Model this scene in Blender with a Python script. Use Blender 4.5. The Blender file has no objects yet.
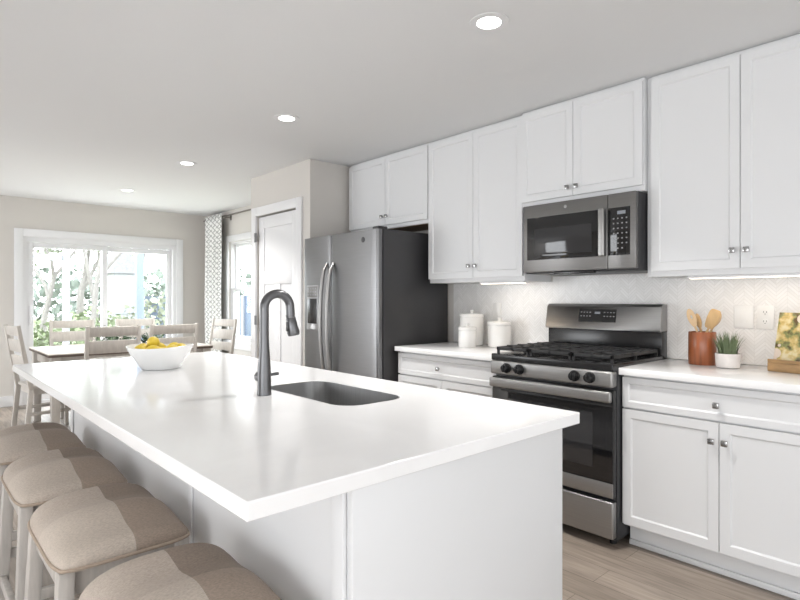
import bpy, bmesh, math, random
from mathutils import Vector, Matrix
random.seed(7)
S = bpy.context.scene
COL = S.collection
PI = math.pi

# ------------------------------------------------------------------ camera, world, large lights, exposure
CAM_H = 1.261
cam_data = bpy.data.cameras.new('camera')
cam = bpy.data.objects.new('camera', cam_data); COL.objects.link(cam)
cam.location = (0, 0, CAM_H)
YAW = math.radians(42.392)
cam.rotation_euler = (PI/2, 0, PI/2 - YAW)
cam_data.sensor_width = 36.0
cam_data.lens = 546.93/800*36
cam_data.shift_y = -(300-298.69)/800
cam_data.clip_start = 0.02
S.camera = cam

S.view_settings.view_transform = 'Standard'
S.view_settings.look = 'None'
S.view_settings.gamma = 1.0
S.view_settings.use_curve_mapping = False
S.view_settings.exposure = 0.29

w = bpy.data.worlds.new('sky'); S.world = w; w.use_nodes = True
bg = w.node_tree.nodes['Background']
bg.inputs['Color'].default_value = (0.93, 0.97, 1.0, 1)
bg.inputs['Strength'].default_value = 8.0

def area(name, loc, rot, sx, sy, power, color=(1, 1, 1), parent=None, shape='RECTANGLE'):
    l = bpy.data.lights.new(name, 'AREA'); l.shape = shape
    l.size = sx
    if shape == 'RECTANGLE': l.size_y = sy
    l.energy = power; l.color = color
    o = bpy.data.objects.new(name, l); COL.objects.link(o)
    o.location = loc; o.rotation_euler = rot
    if parent: o.parent = parent
    return o
# added fill lamps before windowless walls, standing in for daylight (never in view)
area('fill_right', (2.9, 0.3, 1.10), (PI/2, 0, PI/2), 5.0, 2.0, 56, (.93, .965, 1))
area('fill_left', (0.7, -2.9, .90), (PI/2, 0, 0), 4.4, 1.7, 86, (.93, .965, 1))
area('fill_dining', (-6.2, -2.9, 1.15), (PI/2, 0, 0), 2.8, 1.9, 100, (.93, .965, 1))
# portals only guide the sky's own light in through the real panes
for nm, loc, rot, sx, sy in (('patio_portal', (-7.97, 1.96, 1.03), (PI/2, 0, -PI/2), 1.75, 1.95), ('side_portal', (-6.53, 3.47, 1.37), (PI/2, 0, PI), 0.98, 1.30)):
    area(nm, loc, rot, sx, sy, 1).data.cycles.is_portal = True
DOWNLIGHT_W = 11.0
UNDERCAB_W = 0.36

# ------------------------------------------------------------------ materials
def mat(name, color, rough=.5, metal=0.0, noise=0.0, nscale=20, bump=0.0, bscale=200, stretch=None, spec=.5, coat=0.0, emit=None, estr=0):
    m = bpy.data.materials.new(name); m.use_nodes = True
    nt = m.node_tree; b = nt.nodes['Principled BSDF']
    b.inputs['Base Color'].default_value = (*color, 1)
    b.inputs['Roughness'].default_value = rough
    b.inputs['Metallic'].default_value = metal
    b.inputs['Specular IOR Level'].default_value = spec
    b.inputs['Coat Weight'].default_value = coat
    if emit:
        b.inputs['Emission Color'].default_value = (*emit, 1)
        b.inputs['Emission Strength'].default_value = estr
    if noise or bump:
        tc = nt.nodes.new('ShaderNodeTexCoord'); mp = nt.nodes.new('ShaderNodeMapping')
        nt.links.new(tc.outputs['Object'], mp.inputs['Vector'])
        if stretch: mp.inputs['Scale'].default_value = stretch
    if noise:
        n = nt.nodes.new('ShaderNodeTexNoise'); n.inputs['Scale'].default_value = nscale; n.inputs['Detail'].default_value = 4
        nt.links.new(mp.outputs['Vector'], n.inputs['Vector'])
        r = nt.nodes.new('ShaderNodeMapRange')
        r.inputs['From Min'].default_value = .25; r.inputs['From Max'].default_value = .75
        r.inputs['To Min'].default_value = 1-noise; r.inputs['To Max'].default_value = 1+noise
        nt.links.new(n.outputs['Fac'], r.inputs['Value'])
        v = nt.nodes.new('ShaderNodeVectorMath'); v.operation = 'SCALE'
        v.inputs[0].default_value = color
        nt.links.new(r.outputs['Result'], v.inputs['Scale'])
        nt.links.new(v.outputs['Vector'], b.inputs['Base Color'])
    if bump:
        n2 = nt.nodes.new('ShaderNodeTexNoise'); n2.inputs['Scale'].default_value = bscale; n2.inputs['Detail'].default_value = 3
        nt.links.new(mp.outputs['Vector'], n2.inputs['Vector'])
        bp = nt.nodes.new('ShaderNodeBump'); bp.inputs['Strength'].default_value = bump; bp.inputs['Distance'].default_value = .002
        nt.links.new(n2.outputs['Fac'], bp.inputs['Height'])
        nt.links.new(bp.outputs['Normal'], b.inputs['Normal'])
    return m

class G:
    """tiny node helper"""
    def __init__(s, m): s.nt = m.node_tree; s.b = s.nt.nodes['Principled BSDF']
    def n(s, t, **kw):
        x = s.nt.nodes.new(t)
        for k, v in kw.items(): setattr(x, k, v)
        return x
    def l(s, a, b): s.nt.links.new(a, b)
    def math(s, op, a, b=None, c=None):
        x = s.n('ShaderNodeMath', operation=op)
        for i, v in enumerate((a, b, c)):
            if v is None: continue
            if isinstance(v, (int, float)): x.inputs[i].default_value = v
            else: s.l(v, x.inputs[i])
        return x.outputs[0]
    def mix(s, fac, ca, cb):
        x = s.n('ShaderNodeMix', data_type='RGBA')
        if isinstance(fac, (int, float)): x.inputs['Factor'].default_value = fac
        else: s.l(fac, x.inputs['Factor'])
        for sock, c in ((x.inputs[6], ca), (x.inputs[7], cb)):
            if isinstance(c, tuple): sock.default_value = (*c, 1)
            else: s.l(c, sock)
        return x.outputs[2]
    def coord(s, kind='Object'):
        tc = s.n('ShaderNodeTexCoord'); return tc.outputs[kind]
    def sep(s, v):
        x = s.n('ShaderNodeSeparateXYZ'); s.l(v, x.inputs[0]); return x.outputs

M = {}
M['wall'] = mat('greige_wall_paint', (.61, .583, .55), .75, bump=.05, bscale=300)
M['ceiling'] = mat('ceiling_paint', (.74, .745, .75), .9)
M['trim'] = mat('white_trim_paint', (.74, .74, .75), .4)
M['cab'] = mat('white_cabinet_paint', (.72, .725, .735), .38)
M['cabin'] = mat('raw_cabinet_wood', (.30, .20, .13), .6, noise=.2, nscale=8, stretch=(1, 1, 8))
M['steel'] = mat('brushed_steel', (.23, .23, .235), .33, 1.0, noise=.07, nscale=5, stretch=(1, 1, 120), bump=.04, bscale=6)
M['steel_d'] = mat('brushed_dark_steel', (.22, .215, .21), .40, 1.0, noise=.08, nscale=5, stretch=(1, 1, 120))
M['steelh'] = mat('brushed_steel_horizontal', (.36, .355, .35), .42, 1.0, noise=.06, nscale=5, stretch=(1, 60, 60))
M['nickel'] = mat('satin_nickel', (.40, .40, .40), .26, 1.0)
M['faucet'] = mat('spot_free_steel', (.15, .15, .155), .33, 1.0, noise=.04, nscale=30)
M['sink'] = mat('sink_steel', (.50, .50, .50), .30, 1.0, noise=.08, nscale=4, stretch=(60, 1, 1))
M['fridge_side'] = mat('charcoal_appliance_side', (.045, .044, .046), .38, noise=.05, nscale=200)
M['black'] = mat('black_enamel', (.012, .012, .013), .22)
M['iron'] = mat('cast_iron', (.02, .02, .021), .5, bump=.3, bscale=300)
M['blackglass'] = mat('black_glass', (.008, .008, .009), .06, spec=.6)
M['darkplastic'] = mat('dark_plastic', (.03, .03, .033), .4)
M['greyplastic'] = mat('grey_plastic', (.30, .30, .31), .4)
M['key'] = mat('keypad_print', (.26, .26, .27), .5)
M['lcd'] = mat('lit_display', (.12, .13, .14), .3, emit=(.85, .9, 1), estr=.12)
M['winglass'] = mat('oven_window', (.028, .028, .030), .08, spec=.6)
M['ceramic'] = mat('white_ceramic', (.86, .85, .83), .25, noise=.015, nscale=8, coat=.3)
M['bowl'] = mat('white_bowl_ceramic', (.88, .88, .87), .2, noise=.01, nscale=8, coat=.3)
M['lemon'] = mat('lemon_peel', (.80, .60, .06), .45, noise=.08, nscale=12, bump=.5, bscale=160)
M['plate'] = mat('white_plastic_plate', (.84, .84, .83), .35)
M['slot'] = mat('dark_slot', (.10, .10, .10), .5)
M['wash'] = mat('grey_washed_wood', (.45, .42, .39), .55, noise=.16, nscale=9, stretch=(6, 6, .7))
M['washl'] = mat('whitewashed_wood', (.52, .485, .445), .5, noise=.12, nscale=9, stretch=(5, 5, 1))
M['washtop'] = mat('whitewashed_table_top', (.66, .61, .56), .35, noise=.10, nscale=6, stretch=(8, 1, 1))
M['tableedge'] = mat('dark_table_edge', (.10, .07, .055), .45, noise=.15, nscale=10)
M['curtrod'] = mat('dark_bronze', (.22, .20, .18), .4, .8)
M['hinge'] = mat('brushed_hinge', (.28, .28, .28), .35, .9)
M['acacia'] = mat('acacia_wood', (.27, .078, .026), .35, noise=.45, nscale=7, stretch=(7, 7, .5), coat=.25)
M['spoon'] = mat('pale_beech_wood', (.58, .42, .25), .5, noise=.12, nscale=14, stretch=(3, 3, .5))
M['spoon2'] = mat('golden_bamboo', (.52, .34, .16), .5, noise=.14, nscale=14, stretch=(3, 3, .5))
M['walnut'] = mat('rustic_wood', (.36, .22, .10), .5, noise=.3, nscale=9, stretch=(1, 6, 6))
M['soil'] = mat('potting_soil', (.05, .035, .025), .9, noise=.3, nscale=60)
M['pot'] = mat('whitewashed_concrete', (.70, .66, .64), .7, noise=.10, nscale=25, bump=.3, bscale=60)
M['leaf'] = mat('green_blade', (.16, .21, .11), .5, noise=.35, nscale=18)
M['leafd'] = mat('dark_green_leaf', (.035, .075, .03), .5, noise=.3, nscale=18)
M['deck'] = mat('pale_deck_boards', (.60, .59, .57), .8, noise=.1, nscale=4)
M['lawn'] = mat('spring_lawn', (.22, .235, .165), .9, noise=.3, nscale=3)
M['bark'] = mat('tree_bark', (.16, .15, .14), .9, noise=.25, nscale=9)
M['fol1'] = mat('pale_spring_foliage', (.20, .22, .16), .8, noise=.25, nscale=2)
M['fol2'] = mat('shrub_foliage', (.13, .165, .085), .8, noise=.3, nscale=4)
M['fol3'] = mat('evergreen_foliage', (.17, .20, .175), .85, noise=.25, nscale=3)
M['siding'] = mat('white_siding', (.30, .31, .315), .7, noise=.03, nscale=3)
M['siding2'] = mat('blue_grey_siding', (.075, .105, .165), .7, noise=.06, nscale=3)
M['roof'] = mat('grey_shingle', (.20, .20, .21), .9, noise=.2, nscale=20)
M['post'] = mat('blue_grey_post', (.14, .175, .245), .6, noise=.05, nscale=5)
M['postw'] = mat('white_post', (.26, .27, .295), .6, noise=.03, nscale=5)
M['paper'] = mat('book_paper', (.80, .77, .68), .7)

def downglow(name, strength, col):
    return mat(name, (.9, .9, .9), .5, emit=col, estr=strength)
M['glow'] = downglow('downlight_diffuser', 6, (1, .98, .95))
M['ledglow'] = downglow('warm_led', 3, (1, .84, .66))

def quartz():
    m = mat('white_quartz', (.87, .87, .875), .12, coat=.0, spec=.5); g = G(m)
    n = g.n('ShaderNodeTexNoise'); n.inputs['Scale'].default_value = 3.5; n.inputs['Detail'].default_value = 6
    n.inputs['Distortion'].default_value = 1.2
    g.l(g.coord(), n.inputs['Vector'])
    r = g.n('ShaderNodeMapRange'); r.inputs['From Min'].default_value = .42; r.inputs['From Max'].default_value = .6
    g.l(n.outputs['Fac'], r.inputs['Value'])
    g.l(g.mix(r.outputs['Result'], (.895, .895, .90), (.92, .92, .925)), g.b.inputs['Base Color'])
    return m
M['quartz'] = quartz()

def floor_mat():
    m = mat('oak_vinyl_plank', (.3, .25, .2), .42); g = G(m)
    co = g.coord()
    br = g.n('ShaderNodeTexBrick'); br.offset = .37; br.inputs['Scale'].default_value = 1
    br.inputs['Brick Width'].default_value = 1.22; br.inputs['Row Height'].default_value = .152
    br.inputs['Mortar Size'].default_value = .0012; br.inputs['Mortar Smooth'].default_value = .2
    br.inputs['Color1'].default_value = (.32, .265, .22, 1); br.inputs['Color2'].default_value = (.25, .205, .168, 1)
    br.inputs['Mortar'].default_value = (.11, .085, .065, 1)
    g.l(co, br.inputs['Vector'])
    mp = g.n('ShaderNodeMapping'); mp.inputs['Scale'].default_value = (1.2, 14, 1); g.l(co, mp.inputs['Vector'])
    n = g.n('ShaderNodeTexNoise'); n.inputs['Scale'].default_value = 3; n.inputs['Detail'].default_value = 6; n.inputs['Distortion'].default_value = .6
    g.l(mp.outputs['Vector'], n.inputs['Vector'])
    r = g.n('ShaderNodeMapRange'); r.inputs['From Min'].default_value = .3; r.inputs['From Max'].default_value = .7
    r.inputs['To Min'].default_value = .72; r.inputs['To Max'].default_value = 1.25
    g.l(n.outputs['Fac'], r.inputs['Value'])
    v = g.n('ShaderNodeVectorMath', operation='SCALE'); g.l(br.outputs['Color'], v.inputs[0]); g.l(r.outputs['Result'], v.inputs['Scale'])
    g.l(v.outputs['Vector'], g.b.inputs['Base Color'])
    return m
M['floor'] = floor_mat()

def tile_mat():
    m = mat('chevron_tile', (.8, .79, .78), .25); g = G(m)
    x, y, z = g.sep(g.coord())
    W, Hh = .096, .020
    fx = g.math('FRACT', g.math('DIVIDE', x, W))
    tri = g.math('ABSOLUTE', g.math('SUBTRACT', fx, .5))
    zz = g.math('DIVIDE', g.math('ADD', z, g.math('MULTIPLY', tri, W)), Hh)
    fz = g.math('FRACT', zz)
    grz = g.math('LESS_THAN', fz, .13)
    grx = g.math('MAXIMUM', g.math('LESS_THAN', tri, .006), g.math('GREATER_THAN', tri, .494))
    gr = g.math('MAXIMUM', grz, grx)
    wn = g.n('ShaderNodeTexWhiteNoise', noise_dimensions='2D')
    cb = g.n('ShaderNodeCombineXYZ')
    g.l(g.math('FLOOR', g.math('DIVIDE', x, W/2)), cb.inputs[0]); g.l(g.math('FLOOR', zz), cb.inputs[1])
    g.l(cb.outputs[0], wn.inputs['Vector'])
    tile = g.mix(wn.outputs['Value'], (.80, .795, .785), (.87, .865, .86))
    g.l(g.mix(gr, tile, (.72, .71, .70)), g.b.inputs['Base Color'])
    bp = g.n('ShaderNodeBump'); bp.inputs['Strength'].default_value = .25; bp.inputs['Distance'].default_value = .001
    g.l(g.math('SUBTRACT', 1, gr), bp.inputs['Height']); g.l(bp.outputs['Normal'], g.b.inputs['Normal'])
    return m
M['tile'] = tile_mat()

def seat_mat():
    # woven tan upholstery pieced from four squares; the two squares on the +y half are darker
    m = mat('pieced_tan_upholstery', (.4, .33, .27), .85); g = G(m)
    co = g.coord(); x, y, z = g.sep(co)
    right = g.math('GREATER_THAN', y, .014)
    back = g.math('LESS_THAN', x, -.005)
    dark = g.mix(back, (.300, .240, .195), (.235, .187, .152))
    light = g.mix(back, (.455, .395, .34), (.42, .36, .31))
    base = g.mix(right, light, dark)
    n = g.n('ShaderNodeTexNoise'); n.inputs['Scale'].default_value = 420; n.inputs['Detail'].default_value = 3
    mp = g.n('ShaderNodeMapping'); mp.inputs['Scale'].default_value = (1, .35, 1); g.l(co, mp.inputs['Vector']); g.l(mp.outputs['Vector'], n.inputs['Vector'])
    r = g.n('ShaderNodeMapRange'); r.inputs['From Min'].default_value = .3; r.inputs['From Max'].default_value = .7
    r.inputs['To Min'].default_value = .84; r.inputs['To Max'].default_value = 1.16
    g.l(n.outputs['Fac'], r.inputs['Value'])
    v = g.n('ShaderNodeVectorMath', operation='SCALE'); g.l(base, v.inputs[0]); g.l(r.outputs['Result'], v.inputs['Scale'])
    g.l(v.outputs['Vector'], g.b.inputs['Base Color'])
    bp = g.n('ShaderNodeBump'); bp.inputs['Strength'].default_value = .25; bp.inputs['Distance'].default_value = .001
    g.l(n.outputs['Fac'], bp.inputs['Height']); g.l(bp.outputs['Normal'], g.b.inputs['Normal'])
    return m
M['seat'] = seat_mat()
M['piping'] = mat('tan_piping', (.36, .29, .23), .85, noise=.1, nscale=80)

def curtain_mat():
    m = mat('grey_trellis_curtain', (.7, .7, .7), .85); g = G(m)
    co = g.coord('UV'); x, y, z = g.sep(co)
    fx = g.math('ABSOLUTE', g.math('SUBTRACT', g.math('FRACT', g.math('MULTIPLY', x, 9)), .5))
    fy = g.math('ABSOLUTE', g.math('SUBTRACT', g.math('FRACT', g.math('MULTIPLY', y, 34)), .5))
    d = g.math('ADD', fx, fy)
    ring = g.math('LESS_THAN', g.math('ABSOLUTE', g.math('SUBTRACT', d, .5)), .12)
    g.l(g.mix(ring, (.80, .80, .78), (.42, .42, .41)), g.b.inputs['Base Color'])
    return m
M['curtain'] = curtain_mat()

def cover_mat():
    m = mat('printed_cookbook_cover', (.7, .6, .4), .35); g = G(m)
    co = g.coord()
    mp = g.n('ShaderNodeMapping'); mp.inputs['Scale'].default_value = (1, 1, 1); g.l(co, mp.inputs['Vector'])
    n = g.n('ShaderNodeTexNoise'); n.inputs['Scale'].default_value = 24; n.inputs['Detail'].default_value = 4; g.l(mp.outputs['Vector'], n.inputs['Vector'])
    vo = g.n('ShaderNodeTexVoronoi'); vo.inputs['Scale'].default_value = 11; g.l(mp.outputs['Vector'], vo.inputs['Vector'])
    cr = g.n('ShaderNodeValToRGB'); e = cr.color_ramp.elements
    e[0].position = .34; e[0].color = (.10, .06, .02, 1); e[1].position = .74; e[1].color = (.72, .64, .46, 1)
    for p, c in ((.42, (.22, .24, .09, 1)), (.50, (.55, .40, .14, 1)), (.58, (.66, .56, .30, 1))):
        q = cr.color_ramp.elements.new(p); q.color = c
    g.l(n.outputs['Fac'], cr.inputs['Fac'])
    pale = g.math('LESS_THAN', vo.outputs['Distance'], .26)
    g.l(g.mix(pale, cr.outputs['Color'], (.66, .56, .48)), g.b.inputs['Base Color'])
    return m
M['cover'] = cover_mat()

def glass_mat():
    m = bpy.data.materials.new('window_pane_glass'); m.use_nodes = True; nt = m.node_tree
    for n in list(nt.nodes): nt.nodes.remove(n)
    o = nt.nodes.new('ShaderNodeOutputMaterial'); mx = nt.nodes.new('ShaderNodeMixShader')
    t = nt.nodes.new('ShaderNodeBsdfTransparent'); gl = nt.nodes.new('ShaderNodeBsdfGlossy')
    t.inputs['Color'].default_value = (.97, .98, .98, 1); gl.inputs['Roughness'].default_value = .02
    mx.inputs['Fac'].default_value = .05
    nt.links.new(t.outputs[0], mx.inputs[1]); nt.links.new(gl.outputs[0], mx.inputs[2]); nt.links.new(mx.outputs[0], o.inputs[0])
    return m
M['glass'] = glass_mat()

# ------------------------------------------------------------------ mesh helpers
def nb(): return bmesh.new()
def add_box(bm, x0, x1, y0, y1, z0, z1, bev=0.0, seg=2, rot=None, piv=None):
    vs = bmesh.ops.create_cube(bm, size=1)['verts']
    for v in vs:
        v.co = Vector(((x0+x1)/2+v.co.x*(x1-x0), (y0+y1)/2+v.co.y*(y1-y0), (z0+z1)/2+v.co.z*(z1-z0)))
    if rot is not None: bmesh.ops.rotate(bm, verts=vs, cent=piv or (0, 0, 0), matrix=rot)
    if bev:
        es = list({e for v in vs for e in v.link_edges})
        bmesh.ops.bevel(bm, geom=es, offset=bev, segments=seg, affect='EDGES', profile=.5)
    return bm
def add_bar(bm, p, q, a, b, up=(0, 0, 1), bev=0.0, a2=None, b2=None):
    """rectangular bar from p to q, section a (sideways) x b (along up-ish)"""
    p, q = Vector(p), Vector(q); d = (q-p).normalized(); u = Vector(up)
    if abs(d.dot(u)) > .98: u = Vector((0, 1, 0))
    s = d.cross(u).normalized(); u = s.cross(d).normalized()
    a2 = a if a2 is None else a2; b2 = b if b2 is None else b2
    ring = lambda c, A, B: [bm.verts.new(c+s*A*i/2+u*B*j/2) for i, j in ((-1, -1), (1, -1), (1, 1), (-1, 1))]
    r0, r1 = ring(p, a, b), ring(q, a2, b2)
    fs = [bm.faces.new(r0[::-1]), bm.faces.new(r1)]
    for i in range(4): fs.append(bm.faces.new((r0[i], r0[(i+1) % 4], r1[(i+1) % 4], r1[i])))
    if bev:
        es = list({e for f in fs for e in f.edges})
        bmesh.ops.bevel(bm, geom=es, offset=bev, segments=2, affect='EDGES', profile=.5)
    return bm
def add_tube(bm, pts, rad, seg=12, cap=True):
    pts = [Vector(p) for p in pts]; n = len(pts)
    rads = rad if isinstance(rad, (list, tuple)) else [rad]*n
    rings = []; prev = None
    for i, p in enumerate(pts):
        d = (pts[min(i+1, n-1)]-pts[max(i-1, 0)]).normalized()
        if prev is None:
            u = Vector((0, 0, 1)) if abs(d.z) < .9 else Vector((1, 0, 0))
        else: u = prev
        s = d.cross(u)
        if s.length < 1e-5: s = d.cross(Vector((0, 1, 0)))
        s.normalize(); u = s.cross(d).normalized(); prev = u
        rings.append([bm.verts.new(p+(s*math.cos(2*PI*k/seg)+u*math.sin(2*PI*k/seg))*rads[i]) for k in range(seg)])
    for a, b in zip(rings, rings[1:]):
        for k in range(seg): bm.faces.new((a[k], a[(k+1) % seg], b[(k+1) % seg], b[k]))
    if cap: bm.faces.new(rings[0][::-1]); bm.faces.new(rings[-1])
    return bm
def add_lathe(bm, prof, c=(0, 0), seg=32, close_top=True, close_bot=True):
    rings = []
    for r, z in prof:
        rings.append([bm.verts.new((c[0]+r*math.cos(2*PI*k/seg), c[1]+r*math.sin(2*PI*k/seg), z)) for k in range(seg)])
    for a, b in zip(rings, rings[1:]):
        for k in range(seg): bm.faces.new((a[k], a[(k+1) % seg], b[(k+1) % seg], b[k]))
    if close_bot: bm.faces.new(rings[0][::-1])
    if close_top: bm.faces.new(rings[-1])
    return bm
def add_shaker(bm, x0, x1, z0, z1, yf, th=.02, fr=.057, depth=.007):
    """door/drawer front facing -y with recessed centre panel"""
    vs = bmesh.ops.create_cube(bm, size=1)['verts']
    for v in vs: v.co = Vector(((x0+x1)/2+v.co.x*(x1-x0), yf+th/2+v.co.y*th, (z0+z1)/2+v.co.z*(z1-z0)))
    bm.faces.ensure_lookup_table(); bm.normal_update()
    f = [f for f in {f for v in vs for f in v.link_faces} if f.normal.y < -.9][0]
    for th_, dp in ((.002, .0), (fr, 0), (.011, -depth)):
        bmesh.ops.inset_individual(bm, faces=[f], thickness=th_, depth=dp)
    return bm
def rrect(x0, x1, y0, y1, r, seg=8):
    out = []
    for cx, cy, a in ((x1-r, y0+r, -PI/2), (x1-r, y1-r, 0), (x0+r, y1-r, PI/2), (x0+r, y0+r, PI)):
        for k in range(seg+1):
            t = a+PI/2*k/seg; out.append((cx+r*math.cos(t), cy+r*math.sin(t)))
    return out
def add_loft(bm, loops, cap0=True, cap1=True):
    rs = [[bm.verts.new(p) for p in lp] for lp in loops]; n = len(rs[0])
    for a, b in zip(rs, rs[1:]):
        for k in range(n): bm.faces.new((a[k], a[(k+1) % n], b[(k+1) % n], b[k]))
    if cap0: bm.faces.new(rs[0][::-1])
    if cap1: bm.faces.new(rs[-1])
    return bm
def add_slab_hole(bm, outer, inner, z0, z1):
    for z in (z0, z1):
        es = []
        for lp in (outer, inner):
            vs = [bm.verts.new((x, y, z)) for x, y in lp]
            es += [bm.edges.new((vs[i], vs[(i+1) % len(vs)])) for i in range(len(vs))]
        bmesh.ops.triangle_fill(bm, use_beauty=True, use_dissolve=False, edges=es)
    for lp in (outer, inner):
        a = [bm.verts.new((x, y, z0)) for x, y in lp]; b = [bm.verts.new((x, y, z1)) for x, y in lp]
        for i in range(len(lp)):
            j = (i+1) % len(lp); bm.faces.new((a[i], a[j], b[j], b[i]))
    bmesh.ops.remove_doubles(bm, verts=bm.verts, dist=1e-5)
    return bm

def part(name, bm, m, parent=None, smooth=True, angle=35, world=True, label=None, bevel=0, fix=True):
    """link a bmesh as ONE mesh object; with a parent its world coordinates are made local"""
    if fix: bmesh.ops.recalc_face_normals(bm, faces=bm.faces)
    if smooth:
        th = math.radians(angle); bm.normal_update()
        for f in bm.faces: f.smooth = True
        for e in bm.edges:
            if len(e.link_faces) == 2 and e.calc_face_angle(0) > th: e.smooth = False
    if parent is not None and world:
        off = Vector((0, 0, 0)); p = parent
        while p: off += p.location; p = p.parent
        bmesh.ops.translate(bm, verts=bm.verts, vec=-off)
    me = bpy.data.meshes.new(name); bm.to_mesh(me); bm.free()
    ms = m if isinstance(m, (list, tuple)) else [m]
    for x in ms: me.materials.append(x)
    o = bpy.data.objects.new(name, me); COL.objects.link(o)
    if parent is not None: o.parent = parent
    if label: o['label'] = label
    if bevel:
        md = o.modifiers.new('bevel', 'BEVEL'); md.width = bevel; md.segments = 2; md.limit_method = 'ANGLE'; md.angle_limit = math.radians(50)
    return o
def tag(o, label, cat, group=None):
    o['label'] = label; o['category'] = cat
    if group: o['group'] = group
    return o
def thing(name, label, cat, loc=(0, 0, 0), group=None):
    o = bpy.data.objects.new(name, None); COL.objects.link(o); o.location = loc; o.empty_display_size = .1
    return tag(o, label, cat, group)
def struct(name, bm, m, parent=None, label=None, **kw):
    o = part(name, bm, m, parent, label=label, **kw)
    if parent is None: o['kind'] = 'structure'
    return o
def struct_empty(name, loc, label=None):
    o = bpy.data.objects.new(name, None); COL.objects.link(o); o.location = loc; o['kind'] = 'structure'
    if label: o['label'] = label
    return o
def dup(o, loc=None, rotz=None, label=None):
    c = o.copy(); COL.objects.link(c)
    if loc is not None: c.location = loc
    if rotz is not None: c.rotation_euler = (0, 0, rotz)
    if label: c['label'] = label
    for ch in list(o.children):
        d = dup(ch); d.parent = c
    return c

# ------------------------------------------------------------------ room shell
C = 2.462                    # ceiling height
YW = 3.3125                  # kitchen wall
XF = -7.80                   # dining end wall
YC, CT = 2.667, .914         # counter front edge and top
YU = 2.978                   # upper-cabinet door faces
XR, XL, YL = 3.0, -7.8, -3.0

b = nb(); add_box(b, XF-.15, XR+.15, YL-.15, YW+.15, -.12, 0); struct('floor', b, M['floor'])
b = nb(); add_box(b, XF-.15, XR+.15, YL-.15, YW+.15, C, C+.15); struct('ceiling', b, M['ceiling'])
# back (kitchen) wall with the dining side window
WX0, WX1, WZ0, WZ1 = -7.09, -6.03, .70, 2.03
b = nb()
add_box(b, XF-.15, WX0, YW, YW+.15, 0, C); add_box(b, WX1, XR+.15, YW, YW+.15, 0, C)
add_box(b, WX0, WX1, YW, YW+.15, 0, WZ0); add_box(b, WX0, WX1, YW, YW+.15, WZ1, C)
struct('wall_back', b, M['wall'])
# far wall with the patio door
PY0, PY1, PZ1 = 1.07, 2.86, 2.005
b = nb()
add_box(b, XF-.15, XF, YL-.15, PY0, 0, C); add_box(b, XF-.15, XF, PY1, YW, 0, C); add_box(b, XF-.15, XF, PY0, PY1, PZ1, C)
struct('wall_far', b, M['wall'])
b = nb(); add_box(b, XF, XR+.15, YL-.15, YL, 0, C); struct('wall_left', b, M['wall'])
b = nb(); add_box(b, XR, XR+.15, YL, YW, 0, C); struct('wall_right', b, M['wall'])
# pantry closet box between fridge and dining bay
PX0, PX1, PYF = -5.063, -3.99, 2.597
DX0, DX1, DZ = -4.935, -4.190, 2.070
b = nb()
add_box(b, PX0, DX0, PYF, PYF+.11, 0, C); add_box(b, DX1, PX1, PYF, PYF+.11, 0, C); add_box(b, DX0, DX1, PYF, PYF+.11, DZ, C)
add_box(b, PX0, PX0+.11, PYF+.11, YW, 0, C); add_box(b, PX1-.11, PX1, PYF+.11, YW, 0, C)
struct('wall_pantry', b, M['wall'])
# baseboards
def base(name, x0, x1, y0, y1):
    b = nb(); add_box(b, x0, x1, y0, y1, 0, .125, .004); struct(name, b, M['trim'])
base('baseboard_far', XF, XF+.015, YL, PY0-.09)
base('baseboard_corner', XF, XF+.015, PY1+.09, YW)
base('baseboard_back', XF+.015, PX0, YW-.015, YW)
base('baseboard_pantry', PX0-.015, PX0, PYF, YW-.015)

# patio door: casing, frame, two sliding panels
d1 = struct_empty('door_1', (XF, (PY0+PY1)/2, 0), 'white two-panel sliding glass patio door in the dining end wall')
b = nb(); cw = .088
add_box(b, XF, XF+.022, PY0-cw, PY0, 0, PZ1+cw, .003); add_box(b, XF, XF+.022, PY1, PY1+cw, 0, PZ1+cw, .003); add_box(b, XF, XF+.022, PY0, PY1, PZ1, PZ1+cw, .003)
part('door_casing', b, M['trim'], d1)
b = nb()
add_box(b, XF-.12, XF, PY0, PY0+.045, 0, PZ1); add_box(b, XF-.12, XF, PY1-.045, PY1, 0, PZ1); add_box(b, XF-.12, XF, PY0+.045, PY1-.045, PZ1-.06, PZ1); add_box(b, XF-.12, XF, PY0+.045, PY1-.045, 0, .035)
part('door_frame', b, M['trim'], d1)
YM = 1.955
for x, y0, y1 in ((XF-.05, PY0+.045, YM+.03), (XF-.10, YM-.03, PY1-.045)):
    b = nb(); s = .062
    add_box(b, x, x+.04, y0, y0+s, .04, PZ1-.065, .004); add_box(b, x, x+.04, y1-s, y1, .04, PZ1-.065, .004)
    add_box(b, x, x+.04, y0+s, y1-s, PZ1-.065-s, PZ1-.065, .004); add_box(b, x, x+.04, y0+s, y1-s, .04, .04+.09, .004)
    p = part('sliding_panel', b, M['trim'], d1)
    b = nb(); add_box(b, x+.016, x+.022, y0+s, y1-s, .13, PZ1-.065-s); part('glass_pane', b, M['glass'], p)
b = nb(); add_bar(b, (XF+.008, PY0+.075, .95), (XF+.008, PY0+.075, 1.18), .022, .022, bev=.004)
add_box(b, XF-.012, XF+.01, PY0+.066, PY0+.084, .96, .985); add_box(b, XF-.012, XF+.01, PY0+.066, PY0+.084, 1.145, 1.17)
part('door_handle', b, M['trim'], d1)

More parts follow.
